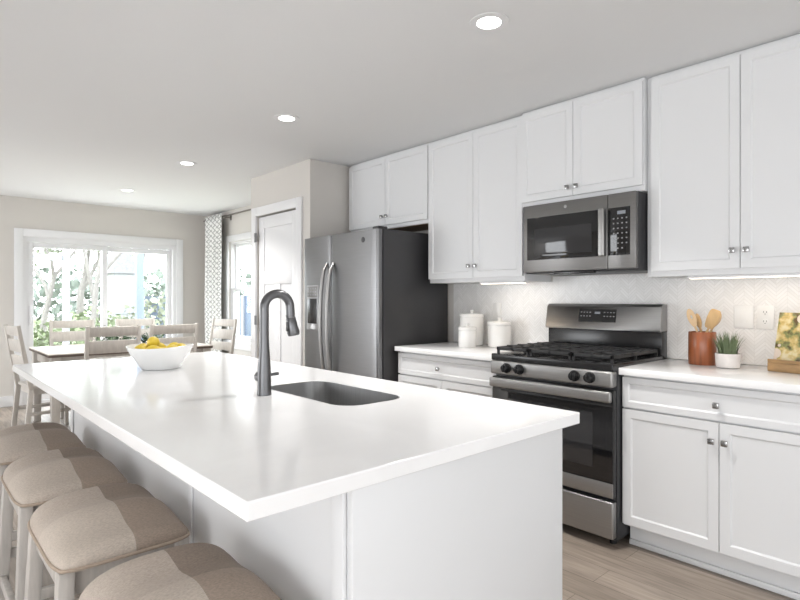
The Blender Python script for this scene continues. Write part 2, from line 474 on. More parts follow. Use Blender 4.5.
# side window: double hung, partly behind the pantry
w1 = struct_empty('window_1', ((WX0+WX1)/2, YW, WZ0), 'white double-hung window beside the curtain in the dining bay')
b = nb()
add_box(b, WX0-.06, WX0, YW-.02, YW, WZ0-.02, WZ1+.085, .003); add_box(b, WX1, WX1+.085, YW-.02, YW, WZ0-.02, WZ1+.085, .003); add_box(b, WX0, WX1, YW-.02, YW, WZ1, WZ1+.085, .003)
add_box(b, WX0-.085, WX1+.085, YW-.018, YW, WZ0-.11, WZ0-.03, .003)
part('window_casing', b, M['trim'], w1)
b = nb(); add_box(b, WX0-.10, WX1+.10, YW-.05, YW+.02, WZ0-.03, WZ0, .004); part('window_sill', b, M['trim'], w1)
b = nb(); s = .036; zm = 1.385
add_box(b, WX0, WX0+.03, YW+.02, YW+.12, WZ0, WZ1); add_box(b, WX1-.03, WX1, YW+.02, YW+.12, WZ0, WZ1); add_box(b, WX0+.03, WX1-.03, YW+.02, YW+.12, WZ1-.03, WZ1); add_box(b, WX0+.03, WX1-.03, YW+.02, YW+.12, WZ0, WZ0+.03)
part('window_frame', b, M['trim'], w1)
for y, z0, z1 in ((YW+.03, WZ0+.03, zm+.025), (YW+.075, zm-.025, WZ1-.03)):
    b = nb(); x0, x1 = WX0+.03, WX1-.03
    add_box(b, x0, x0+s, y, y+.035, z0, z1, .003); add_box(b, x1-s, x1, y, y+.035, z0, z1, .003)
    add_box(b, x0+s, x1-s, y, y+.035, z0, z0+s, .003); add_box(b, x0+s, x1-s, y, y+.035, z1-s, z1, .003)
    p = part('sash', b, M['trim'], w1)
    b = nb(); add_box(b, x0+s, x1-s, y+.014, y+.02, z0+s, z1-s); part('glass_pane', b, M['glass'], p)

# pantry door: one panel above two tall panels
d2 = struct_empty('door_2', ((DX0+DX1)/2, PYF, 0), 'white three-panel pantry door beside the refrigerator')
b = nb()
add_box(b, DX0-.085, DX0, PYF-.02, PYF, 0, DZ+.085, .003); add_box(b, DX1, DX1+.085, PYF-.02, PYF, 0, DZ+.085, .003); add_box(b, DX0, DX1, PYF-.02, PYF, DZ, DZ+.085, .003)
part('door_casing', b, M['trim'], d2)
b = nb(); yd = PYF+.012; t = .03
x0, x1 = DX0+.012, DX1-.012; z1 = DZ-.012; st = .105
add_box(b, x0, x1, yd+.010, yd+t, .012, z1)                              # recessed panels plane
add_box(b, x0, x0+st, yd, yd+.012, .012, z1, .004); add_box(b, x1-st, x1, yd, yd+.012, .012, z1, .004)
add_box(b, x0+st, x1-st, yd, yd+.012, z1-.115, z1, .004); add_box(b, x0+st, x1-st, yd, yd+.012, 1.40, 1.52, .004)
add_box(b, x0+st, x1-st, yd, yd+.012, .012, .22, .004)
xm = (x0+x1)/2; add_box(b, xm-.05, xm+.05, yd, yd+.012, .22, 1.40, .004)
dl = part('door_slab', b, M['trim'], d2)
for z in (.25, 1.05, 1.86):
    b = nb(); add_tube(b, [(DX0+.006, PYF-.026, z-.045), (DX0+.006, PYF-.026, z+.045)], .006, 8)
    add_box(b, DX0-.02, DX0+.03, PYF-.024, PYF-.0205, z-.045, z+.045)
    part('hinge', b, M['hinge'], d2)
b = nb(); add_tube(b, [(x1-.06, yd, .98), (x1-.06, yd-.035, .98)], .010, 10); add_tube(b, [(x1-.06, yd-.035, .98), (x1-.06, yd-.045, .98), (x1-.06, yd-.06, .98), (x1-.06, yd-.066, .98)], [.014, .026, .026, .012], 16)
part('door_knob', b, M['nickel'], d2)

# ------------------------------------------------------------------ downlights
def make_downlight():
    t = thing('ceiling_light', '', 'ceiling light', (0, 0, 0), 'recessed ceiling lights in a row over the island aisle')
    b = nb(); add_lathe(b, [(.085, -.001), (.083, -.004), (.056, -.0055), (.052, -.004), (.052, -.001)], seg=40, close_top=False, close_bot=False)
    part('trim_ring', b, M['trim'], t)
    b = nb(); add_lathe(b, [(.0515, -.0052), (.0515, -.002)], seg=40)
    part('diffuser', b, M['glow'], t)
    area('downlight_lamp', (0, 0, -.018), (0, 0, 0), .10, .10, DOWNLIGHT_W, (1, .975, .94), t, 'DISK').data.spread = math.radians(105)
    return t
dl0 = make_downlight()
spots = [(-1.493, 1.886, 'round recessed ceiling light above the range aisle, largest and nearest of the row'),
         (-3.192, 1.893, 'round recessed ceiling light in front of the refrigerator'),
         (-4.848, 1.872, 'round recessed ceiling light out beyond the pantry door, third in the row'),
         (-6.499, 1.850, 'small round recessed ceiling light above the dining table, farthest of the row')]
for i, (x, y, lb) in enumerate(spots):
    if i == 0: dl0.location = (x, y, C); dl0['label'] = lb
    else: dup(dl0, (x, y, C), label=lb)
for i, x in enumerate((-1.45, .4)):                                   # added unseen fill lamps under the ceiling, without fittings, behind the camera
    area('downlight_lamp', (x, -1.4, C-.02), (0, 0, 0), .12, .12, DOWNLIGHT_W*1.6, (1, .975, .94), None, 'DISK').data.spread = math.radians(105)

# ------------------------------------------------------------------ cabinets
def knob(x, y, z, parent):
    b = nb(); add_tube(b, [(x, y, z), (x, y-.016, z)], .005, 8)
    add_box(b, x-.0135, x+.0135, y-.027, y-.015, z-.0135, z+.0135, .0035)
    return part('knob', b, M['nickel'], parent)
def upper_cabinet(label, x0, x1, z0, z1, split, kz, yf=YU, yb=YW-.001, ktype=0, raw=False):
    t = thing('wall_cabinet', label, 'cabinet', ((x0+x1)/2, yb, z0))
    b = nb(); add_box(b, x0, x1, yf+.021, yb, z0, z1, .0015)
    part('cabinet_body', b, M['cab'], t)
    if raw:
        b = nb(); add_box(b, x0+.02, x1-.02, yf+.04, yb-.02, z0-.003, z0-.0005); part('bottom_panel', b, M['cabin'], t, label='brown unpainted underside')
    for a, c, kx in ((x0+.004, split-.0018, split-.030), (split+.0018, x1-.004, split+.030)):
        b = nb(); add_shaker(b, a, c, z0+.030, z1-.022, yf)
        d = part('cabinet_door', b, M['cab'], t)
        knob(kx, yf, kz, d)
    return t
ZT = C-.003
upper_cabinet('short white wall cabinet over the refrigerator with two doors', -3.945, -2.948, 1.845, ZT, -3.447, 1.945, raw=True)
upper_cabinet('tall white wall cabinet between refrigerator and microwave', -2.944, -2.082, 1.379, ZT, -2.500, 1.492)
upper_cabinet('short white wall cabinet directly above the microwave', -2.080, -1.294, 1.847, ZT, -1.708, 1.925, yf=YU-.028)
upper_cabinet('tall white wall cabinet right of the microwave', -1.266, -.405, 1.379, ZT, -.839, 1.495)
# crown strip where the cabinets meet the ceiling
b = nb()
add_box(b, -1.292, -1.268, YU+.03, YW-.002, 1.379, ZT); 
o = struct('trim_2', b, M['cab'], label='narrow white filler between the upper cabinets')

# backsplash tile
b = nb(); add_box(b, -2.975, XR-.5, YW-.010, YW-.0005, CT+.001, 1.378); add_box(b, -2.062, -1.3, YW-.010, YW-.0005, 1.378, 1.412)
struct('trim_1', b, M['tile'], label='white chevron tile backsplash behind the counter')

def base_cabinet(label, x0, x1, split, dx):
    yf = YC+.030
    t = thing('base_cabinet', label, 'cabinet', ((x0+x1)/2, YW, 0))
    b = nb(); add_box(b, x0, x1, yf+.021, YW-.012, .114, .8785, .0015)
    part('cabinet_body', b, M['cab'], t)
    b = nb(); add_box(b, x0+.005, x1, yf+.085, yf+.10, 0, .114); add_box(b, x0+.005, x1, yf+.070, yf+.085, 0, .028, .004)
    part('toe_kick', b, M['cab'], t)
    b = nb(); add_shaker(b, x0+.004, x1-.004, .716, .866, yf, fr=.038)
    d = part('drawer', b, M['cab'], t); knob(dx, yf, .785, d)
    for a, c, kx in ((x0+.004, split-.0018, split-.027), (split+.0018, x1-.004, split+.027)):
        b = nb(); add_shaker(b, a, c, .128, .706, yf)
        d = part('cabinet_door', b, M['cab'], t); knob(kx, yf, .622, d)
    return t
base_cabinet('white base cabinet right of the range, one drawer over two doors', -1.289, -.395, -.843, -.850)
base_cabinet('white base cabinet between refrigerator and range', -2.978, -2.070, -2.535, -2.560)
base_cabinet('white base cabinet at the right edge beyond the first right-hand one', -.391, .50, .05, .05)
# worktops
b = nb(); add_box(b, -2.983, -2.068, YC, YW-.0105, CT-.035, CT, .003)
tag(part('countertop', b, M['quartz']), 'short white quartz countertop between refrigerator and range', 'countertop')
b = nb(); add_box(b, -1.2915, .52, YC, YW-.0105, CT-.035, CT, .003)
tag(part('countertop', b, M['quartz']), 'white quartz countertop right of the range holding crock and plant', 'countertop')
# under-cabinet light bars
for x0, x1, lb in ((-1.09, -.45, 'slim warm light bar under the right tall wall cabinet'), (-2.47, -2.10, 'slim warm light bar under the wall cabinet left of the microwave')):
    t = thing('under_cabinet_light', lb, 'light', ((x0+x1)/2, YU+.06, 1.379), 'under-cabinet light bars')
    b = nb(); add_box(b, x0, x1, YU+.035, YU+.085, 1.366, 1.3785, .002); part('housing', b, M['trim'], t)
    b = nb(); add_box(b, x0+.01, x1-.01, YU+.040, YU+.080, 1.3635, 1.3665); part('diffuser', b, M['ledglow'], t)
    area('led_lamp', (0, .06, -.018), (math.radians(8), 0, 0), x1-x0-.04, .03, UNDERCAB_W*(x1-x0)/.6, (1, .80, .58), t)

# wall outlets
def outlet(x0, x1, z0, z1, label, kind):
    t = thing('wall_outlet', label, 'outlet', ((x0+x1)/2, YW-.01, z0), 'white plates on the backsplash')
    y = YW-.0105; b = nb(); add_box(b, x0, x1, y-.006, y, z0, z1, .0025); part('cover_plate', b, M['plate'], t)
    xm, zm = (x0+x1)/2, (z0+z1)/2
    if kind == 'outlet':
        for dz in (-.024, .024):
            b = nb(); add_lathe(b, [(.016, 0), (.016, .003), (.012, .0035)], seg=20)
            bmesh.ops.rotate(b, verts=b.verts, cent=(0, 0, 0), matrix=Matrix.Rotation(PI/2, 3, 'X')); bmesh.ops.translate(b, verts=b.verts, vec=(xm, y-.0055, zm+dz))
            r = part('receptacle', b, M['plate'], t)
            b = nb(); yy = y-.0098
            add_box(b, xm-.0075, xm-.0055, yy, yy+.001, zm+dz-.001, zm+dz+.008); add_box(b, xm+.0055, xm+.0075, yy, yy+.001, zm+dz-.001, zm+dz+.008); add_box(b, xm-.002, xm+.002, yy, yy+.001, zm+dz-.009, zm+dz-.005)
            part('slots', b, M['slot'], r)
    else:
        b = nb(); add_box(b, xm-.016, xm+.016, y-.008, y-.0055, zm-.033, zm+.033, .001); part('rocker', b, M['plate'], t)
    return t
outlet(-.957, -.868, 1.104, 1.226, 'plain white rocker switch plate above the potted plant', 'switch')
outlet(-.852, -.776, 1.104, 1.226, 'white duplex outlet plate between switch plate and cookbook', 'outlet')
outlet(-2.573, -2.500, 1.104, 1.226, 'white wall plate behind the canisters', 'switch')

# ------------------------------------------------------------------ microwave
mx0, mx1, my, mz0, mz1 = -2.012, -1.300, 2.88, 1.412, 1.838
mw = thing('microwave', 'stainless over-the-range microwave with black window and keypad', 'microwave', ((mx0+mx1)/2, YW, mz0))
b = nb(); add_box(b, mx0, mx1, my+.035, YW-.012, mz0+.004, mz1-.0005, .002); part('body', b, M['darkplastic'], mw)
xs = -1.455
b = nb(); add_box(b, mx0, xs-.002, my, my+.034, mz0+.012, mz1-.002, .004); dr = part('oven_door', b, M['steel_d'], mw)
b = nb(); add_box(b, mx0+.032, xs-.05, my-.0015, my+.002, mz0+.086, mz1-.080, .001); g_ = part('door_glass', b, M['blackglass'], dr)
b = nb(); add_box(b, mx0+.085, xs-.095, my-.0025, my-.0012, mz0+.115, mz1-.150, .0005); part('window_mesh', b, M['winglass'], dr)
b = nb(); add_box(b, xs-.044, xs-.008, my-.032, my-.014, mz0+.083, mz1-.078, .007, 3); add_box(b, xs-.034, xs-.018, my-.016, my+.001, mz0+.10, mz0+.13); add_box(b, xs-.034, xs-.018, my-.016, my+.001, mz1-.12, mz1-.09)
part('handle', b, M['steelh'], dr)
b = nb(); add_box(b, xs, mx1, my, my+.034, mz0+.012, mz1-.002, .004); cp = part('control_fascia', b, M['steel_d'], mw)
b = nb(); add_box(b, xs+.004, mx1-.030, my-.0015, my+.002, mz0+.086, mz1-.080, .001); kp = part('keypad', b, M['blackglass'], cp)
b = nb(); add_box(b, xs+.055, xs+.100, my-.003, my-.001, mz1-.118, mz1-.100); part('display', b, M['lcd'], cp)
for r in range(7):
    for c in range(4):
        if r == 6 and c in (0, 3): continue
        x = xs+.034+c*.024; z = mz1-.140-r*.027
        b = nb(); add_box(b, x-.004, x+.004, my-.0026, my-.0012, z-.0035, z+.0035); part('key', b, M['key'], kp)
b = nb(); add_box(b, mx0+.22, mx1-.24, my-.001, my+.034, mz0-.006, mz0+.011, .002); part('vent_grille', b, M['black'], mw)
b = nb(); add_lathe(b, [(.010, 0), (.010, .0015), (.008, .002)], seg=20); bmesh.ops.rotate(b, verts=b.verts, cent=(0, 0, 0), matrix=Matrix.Rotation(PI/2, 3, 'X')); bmesh.ops.translate(b, verts=b.verts, vec=((mx0+mx1)/2-.06, my, mz1-.035)); part('badge', b, M['steelh'], mw)

# ------------------------------------------------------------------ range
rx0, rx1, ry = -2.052, -1.294, 2.640
rg = thing('gas_range', 'stainless gas range with black cast-iron grates between the base cabinets', 'range', ((rx0+rx1)/2, YW, 0))
b = nb(); add_box(b, rx0, rx1, ry+.02, YW-.03, .04, .905, .003); part('body', b, M['darkplastic'], rg)
for x in (rx0+.05, rx1-.05):
    for y in (ry+.08, YW-.10): b = nb(); add_lathe(b, [(.018, .0), (.018, .012), (.012, .045)], (x, y), 14); part('levelling_foot', b, M['black'], rg)
b = nb(); add_box(b, rx0, rx1, ry-.028, YW-.10, .896, .934, .006, 3); part('cooktop', b, M['black'], rg)
# control panel, slightly tilted
b = nb(); add_box(b, rx0, rx1, ry-.036, ry+.02, .815, .8955, .010, 3); pan = part('control_panel', b, M['steelh'], rg)
for x in (-1.930, -1.842, -1.496, -1.410):
    b = nb(); y = ry-.036
    add_tube(b, [(x, y, .858), (x, y-.010, .858)], .029, 24); add_tube(b, [(x, y-.009, .858), (x, y-.034, .858), (x, y-.038, .858)], [.024, .021, .018], 24)
    add_box(b, x-.004, x+.004, y-.043, y-.034, .838, .878, .0015)
    part('knob', b, M['black'], pan)
b = nb(); add_box(b, rx0+.002, rx1-.002, ry-.018, ry+.019, .262, .800, .004); od = part('oven_door', b, M['black'], rg)
b = nb(); add_box(b, rx0+.004, rx1-.004, ry-.0215, ry-.0175, .336, .728, .001); part('door_glass', b, M['blackglass'], od)
b = nb(); add_box(b, rx0+.11, rx1-.11, ry-.0235, ry-.021, .40, .68, .0005); part('window', b, M['winglass'], od)
b = nb(); add_box(b, rx0+.002, rx1-.002, ry-.024, ry-.016, .263, .335, .003); part('lower_rail', b, M['steelh'], od)
b = nb(); add_box(b, rx0+.004, rx1+.0, ry-.056, ry-.030, .742, .797, .010, 3)
add_box(b, rx0+.02, rx0+.06, ry-.04, ry-.015, .745, .780); add_box(b, rx1-.06, rx1-.02, ry-.04, ry-.015, .745, .780)
part('handle', b, M['steelh'], od)
b = nb(); add_box(b, rx0+.002, rx1-.002, ry-.022, ry+.019, .055, .240, .008, 3); part('storage_drawer', b, M['steelh'], rg)
# burners and grates
bur = [(-1.86, 2.80), (-1.86, 3.06), (-1.50, 2.80), (-1.50, 3.06), (-1.683, 2.93)]
for x, y in bur:
    b = nb(); add_lathe(b, [(.055, .932), (.055, .938), (.042, .944), (.042, .950), (.036, .954)], (x, y), 24); part('burner', b, M['iron'], rg)
for x0, x1 in ((rx0+.015, -1.812), (-1.806, -1.545), (-1.539, rx1-.015)):
    b = nb(); y0, y1 = ry+.005, YW-.125; z0, z1 = .954, .974; wv = .017
    add_box(b, x0, x1, y0, y0+wv, z0, z1, .003); add_box(b, x0, x1, y1-wv, y1, z0, z1, .003); add_box(b, x0, x0+wv, y0, y1, z0, z1, .003); add_box(b, x1-wv, x1, y0, y1, z0, z1, .003)
    xm = (x0+x1)/2; add_box(b, xm-wv/2, xm+wv/2, y0, y1, z0, z1+.004, .003)
    for k in range(1, 5): y = y0+(y1-y0)*k/5; add_box(b, x0, x1, y-wv/2, y+wv/2, z0, z1+.004, .003)
    for fx in (x0+wv/2, x1-wv/2):
        for fy in (y0+wv/2, (y0+y1)/2, y1-wv/2): add_box(b, fx-.006, fx+.006, fy-.006, fy+.006, .934, z0+.002)
    part('grate', b, M['iron'], rg)
# backguard: dark riser and slanted stainless console
b = nb(); add_box(b, rx0+.012, rx1-.006, YW-.10, YW-.025, .90, 1.075, .003); part('riser', b, M['black'], rg)
b = nb(); x0, x1 = -2.050, -1.300
prof = [(YW-.118, 1.068), (YW-.123, 1.082), (YW-.098, 1.212), (YW-.080, 1.228), (YW-.022, 1.228), (YW-.022, 1.068)]
add_loft(b, [[(x, y, z) for y, z in prof] for x in (x0, x0+.002, x1-.002, x1)]); cons = part('console', b, M['steelh'], rg, bevel=.003)
tilt = Matrix.Rotation(-math.atan2(.025, .130), 3, 'X')
def on_console(b, xa, xb, za, zb, lift, th):
    q = nb(); add_box(q, xa, xb, -lift-th, -lift, za-1.147, zb-1.147, .0006, 1)
    bmesh.ops.rotate(q, verts=q.verts, cent=(0, 0, 0), matrix=tilt); bmesh.ops.translate(q, verts=q.verts, vec=(0, YW-.1105, 1.147))
    me = bpy.data.meshes.new('tmp'); q.to_mesh(me); q.free(); b.from_mesh(me); bpy.data.meshes.remove(me)
b = nb(); on_console(b, -1.812, -1.566, 1.116, 1.196, -.001, .003); part('display_glass', b, M['blackglass'], cons)
b = nb(); on_console(b, -1.705, -1.668, 1.166, 1.180, .0018, .0012); part('display', b, M['lcd'], cons)
for c in range(4):
    for r in range(2):
        for sgn, x00 in ((1, -1.795), (1, -1.640)):
            x = x00+c*.02; z = 1.176-r*.024
            b = nb(); on_console(b, x-.005, x+.005, z-.003, z+.003, .0018, .0008); part('touch_key', b, M['greyplastic'], cons)

# ------------------------------------------------------------------ refrigerator
fx0, fx1, fy, fz = -3.984, -3.028, 2.545, 1.785
fr = thing('refrigerator', 'stainless side-by-side refrigerator with charcoal side and water dispenser', 'refrigerator', ((fx0+fx1)/2, YW, 0))
b = nb(); add_box(b, fx0, fx1, fy+.055, YW-.02, .02, fz-.012, .004); part('body', b, M['fridge_side'], fr)
b = nb(); add_box(b, fx0+.01, fx1-.01, fy+.03, fy+.2, .0, .085, .003); part('base_grille', b, M['darkplastic'], fr)
for x in (fx1-.05,): b = nb(); add_box(b, x-.035, x+.035, fy+.02, fy+.11, fz-.011, fz+.008, .006); part('hinge_cover', b, M['darkplastic'], fr)
xs = -3.612
def fridge_door(x0, x1):
    b = nb(); rad = .022; r2 = []
    pl = [(x0, fy+.046), (x0, fy+rad)] + [(x0+rad-rad*math.cos(t*PI/12), fy+rad-rad*math.sin(t*PI/12)) for t in range(1, 7)]
    n = 10; dep = .006
    cxm = (x0+x1)/2; hw = (x1-x0)/2-rad
    for k in range(1, n):
        x = x0+rad+(2*hw)*k/n; pl.append((x, fy-dep*(1-((x-cxm)/hw)**2)))
    pl += [(x1-rad+rad*math.sin(t*PI/12), fy+rad-rad*math.cos(t*PI/12)) for t in range(0, 6)] + [(x1, fy+rad), (x1, fy+.046)]
    add_loft(b, [[(x, y, z) for x, y in pl] for z in (.09, fz-.014)])
    o = part('fridge_door', b, M['steel'], fr, angle=50, bevel=.003)
    return o
fd1 = fridge_door(fx0-.026, xs-.003); fd2 = fridge_door(xs+.003, fx1)
for x, d_, s in ((xs-.045, fd1, -1), (xs+.045, fd2, 1)):
    b = nb(); pts = []
    for k in range(17):
        u = k/16; z = .62+(1.545-.62)*u; pts.append((x, fy-.014-.056*math.sin(PI*u)**.55 if 0 < u < 1 else fy-.004, z))
    rr = [.010]+[.015]*15+[.010]
    add_tube(b, pts, rr, 12); part('handle', b, M['steelh'], d_)
# dispenser
dx0, dx1 = -3.945, -3.775
b = nb(); add_box(b, dx0, dx1, fy-.012, fy+.0, 1.00, 1.372, .006); dp = part('dispenser', b, M['greyplastic'], fd1)
b = nb(); add_box(b, dx0+.018, dx1-.018, fy-.0145, fy-.010, 1.055, 1.262, .002); part('dispenser_recess', b, M['black'], dp)
b = nb(); add_box(b, dx0+.012, dx1-.012, fy-.015, fy-.011, 1.275, 1.362, .002); part('control_pad', b, M['steel_d'], dp)
b = nb()
for r in range(3):
    for c in range(4): x = dx0+.033+c*.035; z = 1.345-r*.026; add_box(b, x-.009, x+.009, fy-.0165, fy-.0148, z-.007, z+.007)
part('buttons', b, M['key'], dp)
b = nb(); add_loft(b, [[(x, y, z) for x, y in ((dx0+.004, fy-.01), (dx0+.03, fy-.03), ((dx0+dx1)/2, fy-.038), (dx1-.03, fy-.03), (dx1-.004, fy-.01), (dx1-.004, fy-.002), (dx0+.004, fy-.002))] for z in (1.012, 1.05)])
part('drip_tray', b, M['steelh'], dp)
b = nb(); add_lathe(b, [(.021, 0), (.021, .002), (.017, .003)], seg=24); bmesh.ops.rotate(b, verts=b.verts, cent=(0, 0, 0), matrix=Matrix.Rotation(PI/2, 3, 'X')); bmesh.ops.translate(b, verts=b.verts, vec=(-3.19, fy-.004, 1.70)); part('badge', b, M['darkplastic'], fd2)

# ------------------------------------------------------------------ island
IX0, IX1, IY0, IY1 = -3.500, -.864, .435, 1.534
SX0, SX1, SY0, SY1 = -1.965, -1.402, 1.045, 1.325
isl = thing('kitchen_island', 'long white kitchen island body with plain panels', 'island', ((-3.3-.875)/2, 1.06, 0))
b = nb()
bx0, bx1, by0, by1 = -3.32, -.876, .673, 1.455
add_box(b, bx0, bx1-.02, by0, by0+.02, 0, .8785); add_box(b, bx0, bx0+.02, by0+.02, by1, 0, .8785)
add_box(b, bx0+.02, bx1-.02, by1-.02, by1, .114, .8785)
part('body', b, M['cab'], isl, smooth=False)
b = nb(); add_box(b, bx1-.0195, bx1, by0-.002, by1, 0, .8785, .002); part('end_panel', b, M['cab'], isl)
b = nb(); b.free()
for xa, xb, th in ((bx1-.06, bx1-.0205, .012), (-1.715, -1.690, .007), (bx0, bx0+.04, .007)):
    b = nb(); add_box(b, xa, xb, by0-th, by0-.0005, 0, .8785, .002); part('batten', b, M['cab'], isl)
# doors and drawers on the aisle side
nx = 4; wdt = (bx1-.02-bx0)/nx
for k in range(nx):
    xa, xb = bx0+k*wdt+.003, bx0+(k+1)*wdt-.003
    q = nb(); add_shaker(q, -xb, -xa, .128, .868, 0); 
    bmesh.ops.rotate(q, verts=q.verts, cent=(0, 0, 0), matrix=Matrix.Rotation(PI, 3, 'Z')); bmesh.ops.translate(q, verts=q.verts, vec=(0, by1+.021, 0))
    d = part('cabinet_door', q, M['cab'], isl)
b = nb(); add_slab_hole(b, [(IX0, IY0), (IX1, IY0), (IX1, IY1), (IX0, IY1)], rrect(SX0, SX1, SY0, SY1, .085, 8), CT-.035, CT)
tag(part('countertop', b, M['quartz'], bevel=.003), 'big white quartz island countertop with the sink cut-out', 'countertop')
# undermount sink
sk = thing('sink', 'stainless steel sink set into the island top', 'sink', ((SX0+SX1)/2, (SY0+SY1)/2, CT-.25))
def lp(g, z, r): return [(x, y, z) for x, y in rrect(SX0-g, SX1+g, SY0-g, SY1+g, r, 8)]
b = nb(); zt = CT-.0355
add_loft(b, [lp(.03, zt-.004, .1), lp(.004, zt-.004, .085), lp(.0025, zt-.002, .084)][:0]+[lp(-.0045, CT-.001, .08), lp(-.0015, CT-.001, .084), lp(-.0015, CT-.003, .084), lp(-.003, zt-.02, .082), lp(-.012, zt-.14, .075), lp(-.02, zt-.175, .065), lp(-.05, zt-.19, .05)], cap0=False, cap1=True)
part('basin', b, M['sink'], sk, angle=60)
b = nb(); cx, cy = (SX0+SX1)/2, (SY0+SY1)/2
add_lathe(b, [(.044, zt-.1895), (.044, zt-.186), (.034, zt-.185), (.03, zt-.1885)], (cx, cy), 28); part('drain', b, M['nickel'], sk)
# faucet
FX, FY = -1.786, .968
fa = thing('faucet', 'tall gooseneck pull-down faucet on the island beside the sink', 'faucet', (FX, FY, CT))
dirv = Vector((.08, 1, 0)).normalized()
b = nb(); add_lathe(b, [(.0255, CT), (.0255, CT+.005), (.0245, CT+.02), (.0240, CT+.08), (.0210, CT+.125), (.0180, CT+.165), (.0165, CT+.20)], (FX, FY), 28)
part('base', b, M['faucet'], fa)
b = nb(); R_ = .051; zc = 1.228; pts = [(FX, FY, CT+.195), (FX, FY, 1.16)]
for k in range(0, 15):
    t = PI-k*(PI*1.02)/14
    pts.append((FX+dirv.x*(R_+R_*math.cos(t)), FY+dirv.y*(R_+R_*math.cos(t)), zc+R_*math.sin(t)))
lx, ly, lz = pts[-1]
pts.append((lx+dirv.x*.002, ly+dirv.y*.002, 1.200))
add_tube(b, pts, .0162, 18); part('spout', b, M['faucet'], fa)
b = nb(); e = Vector((lx, ly, 1.202)); d_ = (Vector((dirv.x*.20, dirv.y*.20, -1))).normalized()
add_tube(b, [e, e+d_*.012, e+d_*.014, e+d_*.045, e+d_*.068, e+d_*.078], [.0165, .0165, .0180, .0200, .0235, .0215], 20)
sh = part('spray_head', b, M['faucet'], fa)
b = nb(); s_ = Vector((-dirv.y, dirv.x, 0)); pc = e+d_*.045-dirv*.019
add_box(b, pc.x-.006, pc.x+.006, pc.y-.004, pc.y+.004, pc.z-.018, pc.z+.018, .002); part('spray_button', b, M['black'], sh)
b = nb(); hz = CT+.062
add_tube(b, [(FX-.018, FY, hz), (FX-.044, FY, hz), (FX-.048, FY, hz)], [.0175, .0175, .014], 18)
part('valve', b, M['faucet'], fa)
b = nb(); add_tube(b, [(FX-.034, FY+.012, hz+.002), (FX-.026, FY+.045, hz+.005), (FX-.020, FY+.066, hz+.007), (FX-.018, FY+.070, hz+.007)], [.0065, .0055, .0062, .004], 10)
part('handle_lever', b, M['faucet'], fa)

# fruit bowl
bcx, bcy = -2.815, .955
bw = thing('bowl', 'white ceramic bowl of lemons at the far end of the island', 'bowl', (bcx, bcy, CT))
b = nb()
prof = [(.072, 0), (.086, .001), (.090, .006), (.110, .035), (.133, .07), (.150, .100), (.155, .112), (.152, .114), (.146, .108), (.128, .07), (.104, .036), (.080, .012), (.02, .009)]
add_lathe(b, [(r, CT+.0005+z) for r, z in prof], (bcx, bcy), 48)
for v in b.verts:                                   # gently raised boat rim
    a = math.atan2(v.co.y-bcy, v.co.x-bcx); hgt = v.co.z-CT
    if hgt > .05: v.co.z -= .004*math.cos(2*(a+PI/4))*(hgt-.05)/.06
part('bowl_shell', b, M['bowl'], bw, angle=60)
lem = nb(); bmesh.ops.create_uvsphere(lem, u_segments=20, v_segments=14, radius=1)
for v in lem.verts:
    zz = v.co.z; tip = max(0, abs(zz)-.82)/.18
    v.co = Vector((v.co.x*.029*(1-.15*tip), v.co.y*.029*(1-.15*tip), zz*.036+math.copysign(.007*tip**2, zz)))
lm = part('lemon', lem, M['lemon'], angle=80); tag(lm, '', 'lemon', 'lemons in the white bowl')
lemons = []
for k in range(7): a = 2*PI*k/7+.25; lemons.append((.094*math.cos(a), .094*math.sin(a), .083, a, 1.5))
lemons += [(.004, .002, .066, .3, 1.45), (-.030, -.024, .117, .9, 1.45)]
where = ['at the right of the ring', 'at the back right of the ring', 'at the back of the ring, toward the window', 'at the back left of the ring', 'at the left of the ring', 'at the front of the ring, toward the sink', 'at the front right of the ring']
ll = ['yellow lemon along the bowl rim, '+q for q in where]+['yellow lemon in the middle of the bowl under the top one', 'yellow lemon heaped on top of the others in the bowl']
for i, (dx, dy, dz, rz, rx) in enumerate(lemons):
    o = lm if i == 0 else lm.copy()
    if i: COL.objects.link(o)
    o.location = (bcx+dx, bcy+dy, CT+dz+.012); o.rotation_euler = (rx, 0, rz)
    o['label'] = ll[i]

